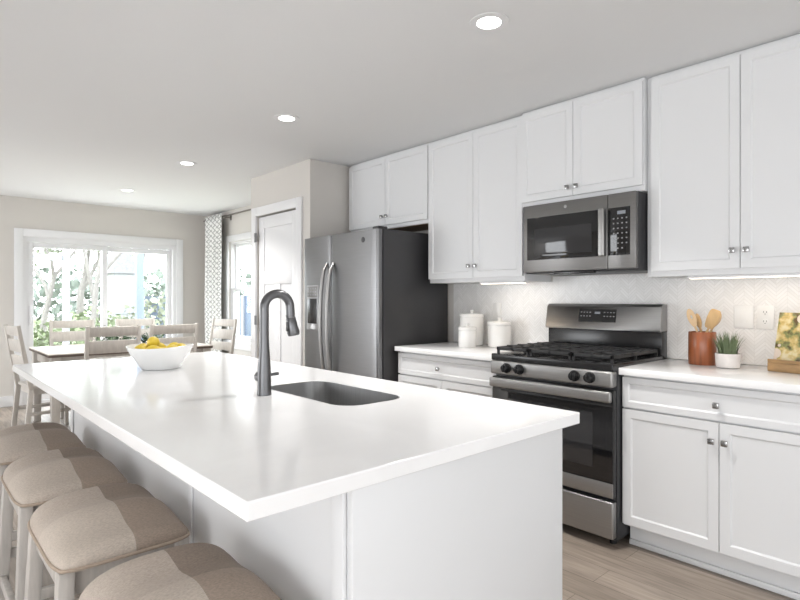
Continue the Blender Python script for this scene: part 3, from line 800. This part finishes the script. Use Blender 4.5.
# ------------------------------------------------------------------ bar stools
def make_stool():
    t = thing('bar_stool', '', 'stool', (0, 0, 0), 'upholstered bar stools along the island')
    hx, hy, zb = .225, .168, .585
    NX, NY = 36, 28
    b = nb(); grid = []
    def H(u, v):
        e = (max(0, 1-abs(u)**4.5)*max(0, 1-abs(v)**2.8))**.45
        wave = .008*math.cos((u-.14)*2*PI/.95)-.003*math.exp(-((u+.30)/.05)**2)-.014*u
        return zb+.010+(.066+wave)*e
    for i in range(NX+1):
        row = []
        for j in range(NY+1):
            u = math.sin((i/NX-.5)*PI); v = math.sin((j/NY-.5)*PI)
            # squircle plan outline
            x = u*math.sqrt(max(0, 1-.13*v**6)); y = v*math.sqrt(max(0, 1-.16*u**6))
            row.append(b.verts.new((x*hx, y*hy, H(u, v))))
        grid.append(row)
    for i in range(NX):
        for j in range(NY): b.faces.new((grid[i][j], grid[i+1][j], grid[i+1][j+1], grid[i][j+1]))
    border = [grid[i][0] for i in range(NX+1)]+[grid[NX][j] for j in range(1, NY+1)]+[grid[i][NY] for i in range(NX-1, -1, -1)]+[grid[0][j] for j in range(NY-1, 0, -1)]
    low = [b.verts.new((v.co.x*.985, v.co.y*.985, zb)) for v in border]; n = len(border)
    for k in range(n): b.faces.new((border[k], low[k], low[(k+1) % n], border[(k+1) % n]))
    b.faces.new(low)
    outl = [(v.co.x*1.008, v.co.y*1.008, zb+.008) for v in border]
    sc = part('seat_cushion', b, M['seat'], t, angle=70)
    b = nb(); add_tube(b, outl+[outl[0]], .0045, 8, cap=False); part('piping', b, M['piping'], sc)
    b = nb(); x, y = hx-.045, hy-.030
    for s in (-1, 1):
        add_box(b, -x, x, s*y-.010, s*y+.010, zb-.070, zb-.0005, .002); add_box(b, s*x-.010, s*x+.010, -y+.010, y-.010, zb-.070, zb-.0005, .002)
    part('seat_frame', b, M['wash'], t)
    legs = {}
    for sx in (-1, 1):
        for sy in (-1, 1):
            b = nb(); top = (sx*(x+.006), sy*(y+.004), zb-.002); bot = (sx*(x+.055), sy*(y+.030), .0)
            add_bar(b, top, bot, .046, .036, up=(0, 1, 0), bev=.003); legs[sx, sy] = (Vector(top), Vector(bot))
            for v in b.verts: v.co.z = max(v.co.z, .0)
            part('leg', b, M['wash'], t)
    def at(s, z): a, c = legs[s]; return a.lerp(c, (a.z-z)/(a.z-c.z))
    for p, q, z in (((-1, -1), (1, -1), .20), ((-1, 1), (1, 1), .20), ((-1, -1), (-1, 1), .29), ((1, -1), (1, 1), .29)):
        b = nb(); add_bar(b, at(p, z), at(q, z), .020, .036, bev=.003); part('stretcher', b, M['wash'], t)
    return t
st0 = make_stool()
stools = [(-1.160, 'nearest tan upholstered bar stool, cut off by the bottom edge'), (-1.757, 'tan upholstered bar stool second from the camera, seat fully in view'),
          (-2.335, 'tan upholstered bar stool third from the camera along the island'), (-2.935, 'farthest tan upholstered bar stool, next to the dining table')]
for i, (x, lb) in enumerate(stools):
    if i == 0: st0.location = (x, .445, 0); st0['label'] = lb
    else: dup(st0, (x, .445, 0), label=lb)

# ------------------------------------------------------------------ counter objects
def canister(cx, cy, r, h, label):
    t = thing('canister', label, 'canister', (cx, cy, CT), 'white canisters left of the range')
    b = nb(); add_lathe(b, [(r*.94, CT+.0005), (r, CT+.006), (r, CT+h-.012), (r*.97, CT+h-.006)], (cx, cy), 36); part('jar', b, M['ceramic'], t)
    b = nb(); z = CT+h-.0055
    add_lathe(b, [(r*.985, z), (r*1.03, z+.003), (r*1.03, z+.018), (r*.97, z+.024), (.018, z+.028), (.011, z+.033), (.016, z+.043), (.015, z+.050), (.006, z+.053)], (cx, cy), 36); part('lid', b, M['ceramic'], t)
canister(-2.682, 3.180, .090, .215, 'tallest white lidded canister, behind the small one')
canister(-2.575, 3.005, .064, .125, 'small white lidded canister, in front of the tall one')
canister(-2.430, 3.190, .084, .162, 'medium white lidded canister, nearest to the range')

# utensil crock
kx, ky = -1.060, 3.135
ck = thing('utensil_crock', 'round reddish wooden crock holding cooking utensils right of the range', 'crock', (kx, ky, CT))
b = nb(); add_lathe(b, [(.064, CT+.0005), (.066, CT+.004), (.066, CT+.168), (.064, CT+.172), (.058, CT+.172), (.057, CT+.02), (.01, CT+.018)], (kx, ky), 40); part('crock_wall', b, M['acacia'], ck)
def utensil(name, label, foot, top, headw, headl, m, hole=False, flat=.008, square=False):
    """handle standing in the crock; the head faces the room"""
    foot, top = Vector(foot), Vector(top); d = (top-foot).normalized()
    t = thing(name, label, 'utensil', tuple(foot), 'wooden utensils in the crock')
    hs = top-d*headl
    b = nb(); add_tube(b, [foot, foot.lerp(hs, .5), hs+d*.012], [.006, .0062, .0055], 10); part('handle', b, m, t)
    s = d.cross(Vector((.35, -1, 0))).normalized(); nrm = s.cross(d).normalized()
    def P(u, v, w_): return hs+s*(u*headw/2)+d*(v*headl)+nrm*w_
    outer = []
    N = 28
    for k in range(N):
        a = 2*PI*k/N; u, v = math.cos(a), math.sin(a)
        e = .45 if square else 1.0
        uu = math.copysign(abs(u)**e, u); vv = math.copysign(abs(v)**e, v)
        outer.append((uu*(1-.18*max(0, -vv)), .5+.5*vv))
    b = nb()
    if hole:
        hl = [(.22*math.cos(2*PI*k/14), .56+.10*math.sin(2*PI*k/14)) for k in range(14)]
        for w_ in (-flat/2, flat/2):
            es = []
            for L in (outer, hl):
                vs = [b.verts.new(P(u, v, w_)) for u, v in L]; es += [b.edges.new((vs[i], vs[(i+1) % len(vs)])) for i in range(len(vs))]
            bmesh.ops.triangle_fill(b, use_beauty=True, edges=es)
        for L in (outer, hl):
            A = [b.verts.new(P(u, v, -flat/2)) for u, v in L]; B = [b.verts.new(P(u, v, flat/2)) for u, v in L]
            for i in range(len(L)): j = (i+1) % len(L); b.faces.new((A[i], A[j], B[j], B[i]))
        bmesh.ops.remove_doubles(b, verts=b.verts, dist=1e-5)
    else:
        add_loft(b, [[P(u*.9, .5+(v-.5)*.93, -flat/2) for u, v in outer], [P(u, v, -flat*.2) for u, v in outer], [P(u, v, flat*.2) for u, v in outer], [P(u*.9, .5+(v-.5)*.93, flat/2) for u, v in outer]])
    part('head', b, m, t, angle=50)
z0 = CT+.021
utensil('wooden_spoon', 'pale wooden spoon with a round hole, leaning left in the crock', (kx+.028, ky+.000, z0), (kx-.070, ky+.004, CT+.292), .042, .105, M['spoon'], True)
utensil('wooden_spoon', 'slim golden wooden spoon leaning at the left of the crock', (kx+.016, ky+.038, z0), (kx-.040, ky+.034, CT+.268), .030, .085, M['spoon2'])
utensil('spatula', 'wide golden wooden turner leaning right in the crock', (kx-.030, ky-.024, z0), (kx+.074, ky-.016, CT+.290), .056, .105, M['spoon2'], square=True)
utensil('wooden_spoon', 'pale wooden spoon behind the turner at the right of the crock', (kx-.030, ky+.019, z0), (kx+.078, ky+.020, CT+.276), .040, .085, M['spoon'])

# potted grass
px_, py_ = -.922, 3.078
pp = thing('potted_plant', 'small grassy green plant in a whitewashed pot beside the crock', 'plant', (px_, py_, CT))
b = nb(); add_lathe(b, [(.046, CT+.0005), (.053, CT+.004), (.057, CT+.068), (.055, CT+.072), (.050, CT+.071), (.048, CT+.056)], (px_, py_), 32, close_top=False); part('pot', b, M['pot'], pp)
b = nb(); add_lathe(b, [(.0490, CT+.052), (.0475, CT+.060), (.02, CT+.064)], (px_, py_), 24); part('soil', b, M['soil'], pp)
b = nb()
for k in range(210):
    a = random.uniform(0, 2*PI); r0 = .040*math.sqrt(random.random()); L = random.uniform(.07, .135); out = random.uniform(.1, .62)*(.3+r0/.045)
    p = Vector((px_+r0*math.cos(a), py_+r0*math.sin(a), CT+.058)); wd = random.uniform(.0022, .0042)
    a2 = a+random.uniform(-.6, .6); dr_ = Vector((math.cos(a2), math.sin(a2), 0)); sd = Vector((-dr_.y, dr_.x, 0)); prev = None
    for q in range(5):
        u = q/4; c = p+dr_*(out*L*.8*u**1.7)+Vector((0, 0, L*(u-.28*out*u*u))); ww = wd*(1-u**1.5)+.0003
        cur = (b.verts.new(c-sd*ww), b.verts.new(c+sd*ww))
        if prev: b.faces.new((prev[0], prev[1], cur[1], cur[0]))
        prev = cur
part('grass_blades', b, M['leaf'], pp, fix=False)

# cookbook on a wooden stand
cb_x, cb_y = -.575, 3.105
an = math.radians(-14)
def ckrot(b): 
    bmesh.ops.rotate(b, verts=b.verts, cent=(0, 0, 0), matrix=Matrix.Rotation(an, 3, 'Z')); bmesh.ops.translate(b, verts=b.verts, vec=(cb_x, cb_y, CT)); return b
stn = thing('book_stand', 'rustic wooden cookbook stand at the right end of the counter', 'book stand', (cb_x, cb_y, CT))
b = nb(); add_box(b, -.165, .165, -.070, .070, .0005, .042, .003); add_box(b, -.165, .165, -.070, -.056, .042, .058, .003); part('base', ckrot(b), M['walnut'], stn)
lean = Matrix.Rotation(math.radians(-14), 3, 'X')
b = nb(); add_box(b, -.13, .13, .012, .024, .0, .20, .003); bmesh.ops.rotate(b, verts=b.verts, cent=(0, 0, 0), matrix=lean); bmesh.ops.translate(b, verts=b.verts, vec=(0, -.018, .043)); part('back_rest', ckrot(b), M['walnut'], stn)
bk = thing('cookbook', 'cookbook with a yellow-green food photo cover leaning on the wooden stand', 'book', (cb_x, cb_y, CT+.05))
def leanb(b): bmesh.ops.rotate(b, verts=b.verts, cent=(0, 0, 0), matrix=lean); bmesh.ops.translate(b, verts=b.verts, vec=(0, -.018, .044)); return ckrot(b)
b = nb(); add_box(b, -.150, .150, -.020, .010, .003, .235, .001); part('pages', leanb(b), M['paper'], bk)
b = nb(); add_box(b, -.154, .154, -.0235, -.0203, .0, .238, .001); part('cover', leanb(b), M['cover'], bk)

# ------------------------------------------------------------------ dining set
TX0, TX1, TY0, TY1, TZ = -6.76, -5.735, .975, 2.50, .76
tb = thing('dining_table', 'whitewashed rectangular dining table with dark edge by the patio door', 'table', ((TX0+TX1)/2, (TY0+TY1)/2, 0))
b = nb(); add_box(b, TX0, TX1, TY0, TY1, TZ-.010, TZ, .002); part('table_top', b, M['washtop'], tb)
b = nb(); add_box(b, TX0+.004, TX1-.004, TY0+.004, TY1-.004, TZ-.032, TZ-.0105, .002); part('top_edge', b, M['tableedge'], tb, label='dark brown edge')
b = nb(); i = .06
add_box(b, TX0+i, TX1-i, TY0+i, TY0+i+.02, TZ-.13, TZ-.033); add_box(b, TX0+i, TX1-i, TY1-i-.02, TY1-i, TZ-.13, TZ-.033); add_box(b, TX0+i, TX0+i+.02, TY0+i+.02, TY1-i-.02, TZ-.13, TZ-.033); add_box(b, TX1-i-.02, TX1-i, TY0+i+.02, TY1-i-.02, TZ-.13, TZ-.033)
part('apron', b, M['washl'], tb)
for x in (TX0+.065, TX1-.065):
    for y in (TY0+.065, TY1-.065):
        b = nb(); add_bar(b, (x, y, TZ-.033), (x, y, 0), .08, .08, bev=.005, a2=.06, b2=.06); part('leg', b, M['washl'], tb)
def make_chair():
    # local: seat faces +x, back at -x
    t = thing('dining_chair', '', 'chair', (0, 0, 0), 'whitewashed ladder-back dining chairs')
    sw, sd, sz = .215, .215, .475
    b = nb(); add_box(b, -sd, sd, -sw, sw, sz-.028, sz, .008); part('seat', b, M['washl'], t)
    b = nb()
    for s in (-1, 1): add_box(b, -sd+.03, sd-.03, s*(sw-.03)-.01, s*(sw-.03)+.01, sz-.085, sz-.029); add_box(b, s*(sd-.03)-.01, s*(sd-.03)+.01, -sw+.04, sw-.04, sz-.085, sz-.029)
    part('seat_frame', b, M['washl'], t)
    for s in (-1, 1):
        b = nb(); add_bar(b, (sd-.025, s*(sw-.022), sz-.029), (sd-.02, s*(sw-.02), 0), .038, .038, bev=.003, a2=.03, b2=.03); part('leg', b, M['washl'], t)
        b = nb(); y = s*(sw-.004)
        add_bar(b, (-sd-.035, y, 0), (-sd+.005, y, sz-.03), .030, .040, up=(1, 0, 0), bev=.003); add_bar(b, (-sd+.005, y, sz-.04), (-sd-.095, y, 1.02), .030, .040, up=(1, 0, 0), bev=.003, b2=.03)
        part('back_post', b, M['washl'], t)
    ang = math.atan2(.10, 1.02-(sz-.04))
    def bx(z): return -sd+.005-(z-(sz-.04))*math.tan(ang)
    for z0, z1 in ((.925, 1.012), (.775, .890), (.640, .740)):
        b = nb(); p = Vector((bx((z0+z1)/2), 0, (z0+z1)/2))
        add_bar(b, p-Vector((0, sw-.015, 0)), p+Vector((0, sw-.015, 0)), .018, z1-z0, up=(-math.sin(ang), 0, math.cos(ang)), bev=.003); part('back_slat', b, M['washl'], t)
    for p, q in (((-sd-.01, -sw+.004, .22), (sd-.02, -sw+.021, .22)), ((-sd-.01, sw-.004, .22), (sd-.02, sw-.021, .22)), ((sd-.021, -sw+.02, .30), (sd-.021, sw-.02, .30))):
        b = nb(); add_bar(b, p, q, .016, .03, bev=.002); part('stretcher', b, M['washl'], t)
    return t
ch0 = make_chair()
chairs = [(-5.625, 1.405, PI, 'whitewashed dining chair on the island side of the table, left of the fruit bowl'),
          (-5.625, 1.935, PI, 'whitewashed dining chair on the island side of the table, just behind the fruit bowl'),
          (-6.87, 1.455, 0, 'whitewashed dining chair on the patio-door side of the table, left one'),
          (-6.87, 2.135, 0, 'whitewashed dining chair on the patio-door side of the table, right one'),
          (-6.10, 1.055, PI/2+.10, 'whitewashed dining chair at the left end of the table'),
          (-6.30, 2.62, -PI/2+.22, 'whitewashed dining chair at the right end of the table by the curtain')]
for i, (x, y, rz, lb) in enumerate(chairs):
    if i == 0: ch0.location = (x, y, 0); ch0.rotation_euler = (0, 0, rz); ch0['label'] = lb
    else: dup(ch0, (x, y, 0), rz, lb)
# greenery centrepiece
pl = thing('table_planter', 'low tray of dark green foliage at the middle of the dining table', 'planter', (-6.25, 1.88, TZ))
b = nb(); add_box(b, -6.36, -6.14, 1.48, 2.24, TZ+.0005, TZ+.02, .004); part('tray', b, M['washl'], pl)
b = nb()
for k in range(520):
    clump = random.choice((-.25, -.10, .10, .24)); c = Vector((-6.25+random.gauss(0, .03), 1.85+clump+random.gauss(0, .042), TZ+.02+abs(random.gauss(.05, .035))))
    c.y = min(max(c.y, 1.52), 2.20); c.x = min(max(c.x, -6.32), -6.18)
    ax = Vector((random.gauss(0, 1), random.gauss(0, 1), random.gauss(.4, .6))).normalized(); sd_ = ax.cross(Vector((random.random(), random.random(), 1))).normalized(); L = random.uniform(.025, .045)
    v = [b.verts.new(c), b.verts.new(c+ax*L*.5+sd_*L*.28), b.verts.new(c+ax*L), b.verts.new(c+ax*L*.5-sd_*L*.28)]; b.faces.new(v)
    for q in v: q.co.z = max(q.co.z, TZ+.021)
part('foliage', b, M['leafd'], pl, fix=False)

# curtain and rod
rz_, ry_ = 2.375, YW-.085
rod = thing('curtain_rod', 'thin dark curtain rod above the dining side window', 'curtain rod', (-6.5, YW, rz_))
b = nb(); add_tube(b, [(-7.72, ry_, rz_), (-5.20, ry_, rz_)], .011, 12); part('rod', b, M['curtrod'], rod)
for x in (-7.03, -5.9):
    b = nb(); add_box(b, x-.008, x+.008, ry_-.014, YW-.001, rz_-.022, rz_-.012); add_box(b, x-.02, x+.02, YW-.006, YW-.001, rz_-.05, rz_+.02); part('bracket', b, M['curtrod'], rod)
cu = thing('curtain', 'grey trellis-patterned curtain panel gathered in the dining room corner', 'curtain', (-7.35, ry_, 0))
b = nb(); uv = b.loops.layers.uv.new('UVMap'); NXc, NZc = 120, 24; rows = []
for j in range(NZc+1):
    z = .02+(2.415-.02)*j/NZc; row = []
    for i in range(NXc+1):
        u = i/NXc; x = -7.62+.54*u; amp = .045-.012*(j/NZc)
        row.append(b.verts.new((x, ry_-.030+amp*.55*math.sin(u*2*PI*5.0)+.004*math.sin(u*31+j*.4)+.0, z)))
    rows.append(row)
for j in range(NZc):
    for i in range(NXc):
        f = b.faces.new((rows[j][i], rows[j][i+1], rows[j+1][i+1], rows[j+1][i]))
        for l, (ii, jj) in zip(f.loops, ((i, j), (i+1, j), (i+1, j+1), (i, j+1))): l[uv].uv = (ii/NXc, jj/NZc)
o = part('curtain_panel', b, M['curtain'], cu, angle=80)
md = o.modifiers.new('thickness', 'SOLIDIFY'); md.thickness = .003
for k in range(5):
    x = -7.565+.108*k; b = nb(); bmesh.ops.create_cone(b, cap_ends=False, segments=20, radius1=.030, radius2=.030, depth=.006)
    bmesh.ops.rotate(b, verts=b.verts, cent=(0, 0, 0), matrix=Matrix.Rotation(PI/2, 3, 'X')); bmesh.ops.translate(b, verts=b.verts, vec=(x, ry_-.030, rz_))
    q = part('grommet', b, M['curtrod'], cu); sm = q.modifiers.new('thickness', 'SOLIDIFY'); sm.thickness = .010

# ------------------------------------------------------------------ outdoors
b = nb(); add_box(b, -60, XF-.16, -40, 40, -.60, -.42); struct('ground', b, M['lawn'])
b = nb(); add_box(b, XF, 20, YW+.16, 40, -.60, -.42); struct('ground_side', b, M['lawn'])
b = nb(); add_box(b, -10.4, XF-.152, -.2, 4.2, -.20, -.06, .01); tag(part('deck', b, M['deck']), 'pale wooden deck outside the patio door', 'deck')
def post(x, y0, y1, z1, m, label):
    b = nb(); add_box(b, x-.06, x+.06, y0, y1, -.06, z1, .008); add_box(b, x-.08, x+.08, y0-.02, y1+.02, -.06, .04, .006); return tag(part('porch_post', b, m), label, 'post', 'posts of the porch outside')
def ypx(px, x):
    k = (px-400)/546.93; a = YAW; d0 = (-math.cos(a)+k*math.sin(a), math.sin(a)+k*math.cos(a)); return x*d0[1]/d0[0]
xp = -10.0
post(xp, ypx(63, xp), ypx(69, xp), 2.75, M['postw'], 'white porch post seen through the left patio-door panel')
post(xp, ypx(136, xp), ypx(143, xp), 2.75, M['post'], 'blue-grey porch post seen through the right patio-door panel')
b = nb(); y0, y1 = ypx(12, xp), ypx(63, xp); add_box(b, xp-.03, xp+.03, y0, y1-.01, 1.86, 1.95, .005)
tag(part('porch_rail', b, M['postw']), 'pale horizontal rail left of the white porch post', 'rail')

def leaves(b, c, rx, ry, rz, n, s, rnd=random):
    for k in range(n):
        v = Vector((rnd.gauss(0, 1), rnd.gauss(0, 1), rnd.gauss(0, 1))).normalized()*(rnd.random()**.4)
        p = Vector((c[0]+v.x*rx, c[1]+v.y*ry, c[2]+v.z*rz)); a = Vector((rnd.gauss(0, 1), rnd.gauss(0, 1), rnd.gauss(0, 1))).normalized(); q = a.cross(Vector((rnd.random()-.5, rnd.random()-.5, rnd.random()-.5))).normalized(); L = s*rnd.uniform(.6, 1.4)
        b.faces.new([b.verts.new(p), b.verts.new(p+a*L*.5+q*L*.35), b.verts.new(p+a*L), b.verts.new(p+a*L*.5-q*L*.35)])
def branch(b, p, d, L, r, depth, tips):
    pts = [Vector(p)]; dd = Vector(d)
    for k in range(3):
        dd = (dd+Vector((random.gauss(0, .13), random.gauss(0, .13), .04))).normalized(); pts.append(pts[-1]+dd*L/3)
    add_tube(b, pts, [r, r*.88, r*.76, r*.62], 7)
    if depth == 0: tips.append(pts[-1]); return
    for k in range(3 if depth > 1 else 2):
        nd = (dd+Vector((random.gauss(0, .55), random.gauss(0, .55), random.gauss(.1, .3)))).normalized(); branch(b, pts[random.choice((2, 3, 3))], nd, L*random.uniform(.6, .8), r*.55, depth-1, tips)
def tree(x, y, hgt, r, label, m, crown, ls=.22, n=500):
    t = thing('tree', label, 'tree', (x, y, -.42), 'trees outside the windows')
    b = nb(); tips = []; branch(b, (x, y, -.42), (0, 0, 1), hgt*.5, r, 3, tips); part('trunk', b, M['bark'], t)
    if crown:
        b = nb()
        for tp in tips[::max(1, len(tips)//14)]: leaves(b, tp, crown, crown, crown*.8, n//14, ls)
        part('crown', b, m, t, fix=False)
xt = -14.0
tree(xt, ypx(84, xt), 6.5, .07, 'bare grey tree seen through the left door panel near its middle stile', M['fol1'], 0)
tree(-19, ypx(99, -19), 7.0, .08, 'thin branching tree beside the patio-door middle stile', M['fol1'], .5, .10, 260)
tree(-13, ypx(156, -13), 6.0, .08, 'branching tree seen at the right of the patio door', M['fol1'], .5, .09, 420)
tree(-23.0, ypx(42, -23.0), 5.0, .12, 'pale leafy tree seen in the left part of the patio door', M['fol1'], .8, .22, 1100)
tree(-29.5, ypx(80, -29.5), 6.0, .2, 'distant pale leafy tree behind the bare tree', M['fol1'], 1.1, .25, 900)
# shrubs and treeline
def shrub(x, y, rx, rz, label, m, n, s, z=-.42):
    t = thing('shrub', label, 'shrub', (x, y, z), 'shrubs outside the patio door')
    b = nb(); add_tube(b, [(x, y, z), (x, y, z+rz*.8)], [.05, .03], 8)
    for k in range(6):
        a = k*PI/3; add_tube(b, [(x, y, z+.05), (x+rx*.5*math.cos(a), y+rx*.5*math.sin(a), z+rz*1.1)], [.025, .012], 6)
    part('stems', b, M['bark'], t)
    b = nb(); leaves(b, (x, y, z+rz), rx, rx, rz, n, s); part('foliage', b, m, t, fix=False)
shrub(-13.5, ypx(47, -13.5), 1.0, .62, 'bright green shrub low in the left patio-door panel', M['fol2'], 900, .13)
shrub(-17.5, ypx(96, -17.5), 1.0, .70, 'green shrub low beside the middle stile of the patio door', M['fol2'], 700, .15)
shrub(-14.5, ypx(160, -14.5), 1.0, .9, 'pale green shrub at the right of the patio door', M['fol1'], 800, .14)
b = nb()
for k in range(26):
    y = -6+k*1.5; leaves(b, (-36+random.uniform(-2, 2), y, 1.0+random.uniform(0, .6)), 2.2, 1.6, 1.6+random.uniform(0, .8), 150, .5)
o = part('treeline', b, M['fol3'], fix=False); tag(o, 'distant hazy line of trees at the end of the lawn', 'trees'); o['kind'] = 'stuff'
# neighbouring house behind the right panel and blue-grey house behind the side window
hx = -22; y0, y1 = ypx(114, hx), ypx(135, hx)
hs = thing('house', 'small pale gabled outbuilding seen through the right patio-door panel', 'house', (hx, (y0+y1)/2, -.42))
b = nb(); add_box(b, hx-1.4, hx, y0, y1, -.42, 2.2); part('wall', b, M['siding'], hs)
b = nb(); ym = (y0+y1)/2
add_loft(b, [[(x, y0-.15, 2.2), (x, y1+.15, 2.2), (x, ym+.1, 3.15), (x, ym-.1, 3.15)] for x in (hx-1.5, hx+.12)]); part('roof', b, M['roof'], hs)
b = nb(); add_box(b, hx, hx+.04, ym-.35, ym+.35, .7, 1.6); part('window', b, M['postw'], hs)
sy = 7.4
h2 = thing('house', 'blue-grey neighbouring wall seen through the dining side window', 'house', (-17, sy, -.42))
b = nb(); add_box(b, -24, -10, sy, sy+3, -.42, 1.36); part('wall', b, M['siding2'], h2)
b = nb()
for x in (-15.5, -14.9, -16.3): add_box(b, x-.07, x+.07, sy-.05, sy-.001, -.42, 1.36)
part('corner_board', b, M['postw'], h2)
tree(-21, 13.5, 6, .2, 'hazy leafy tree above the blue-grey wall outside the side window', M['fol3'], 1.2, .3, 700)
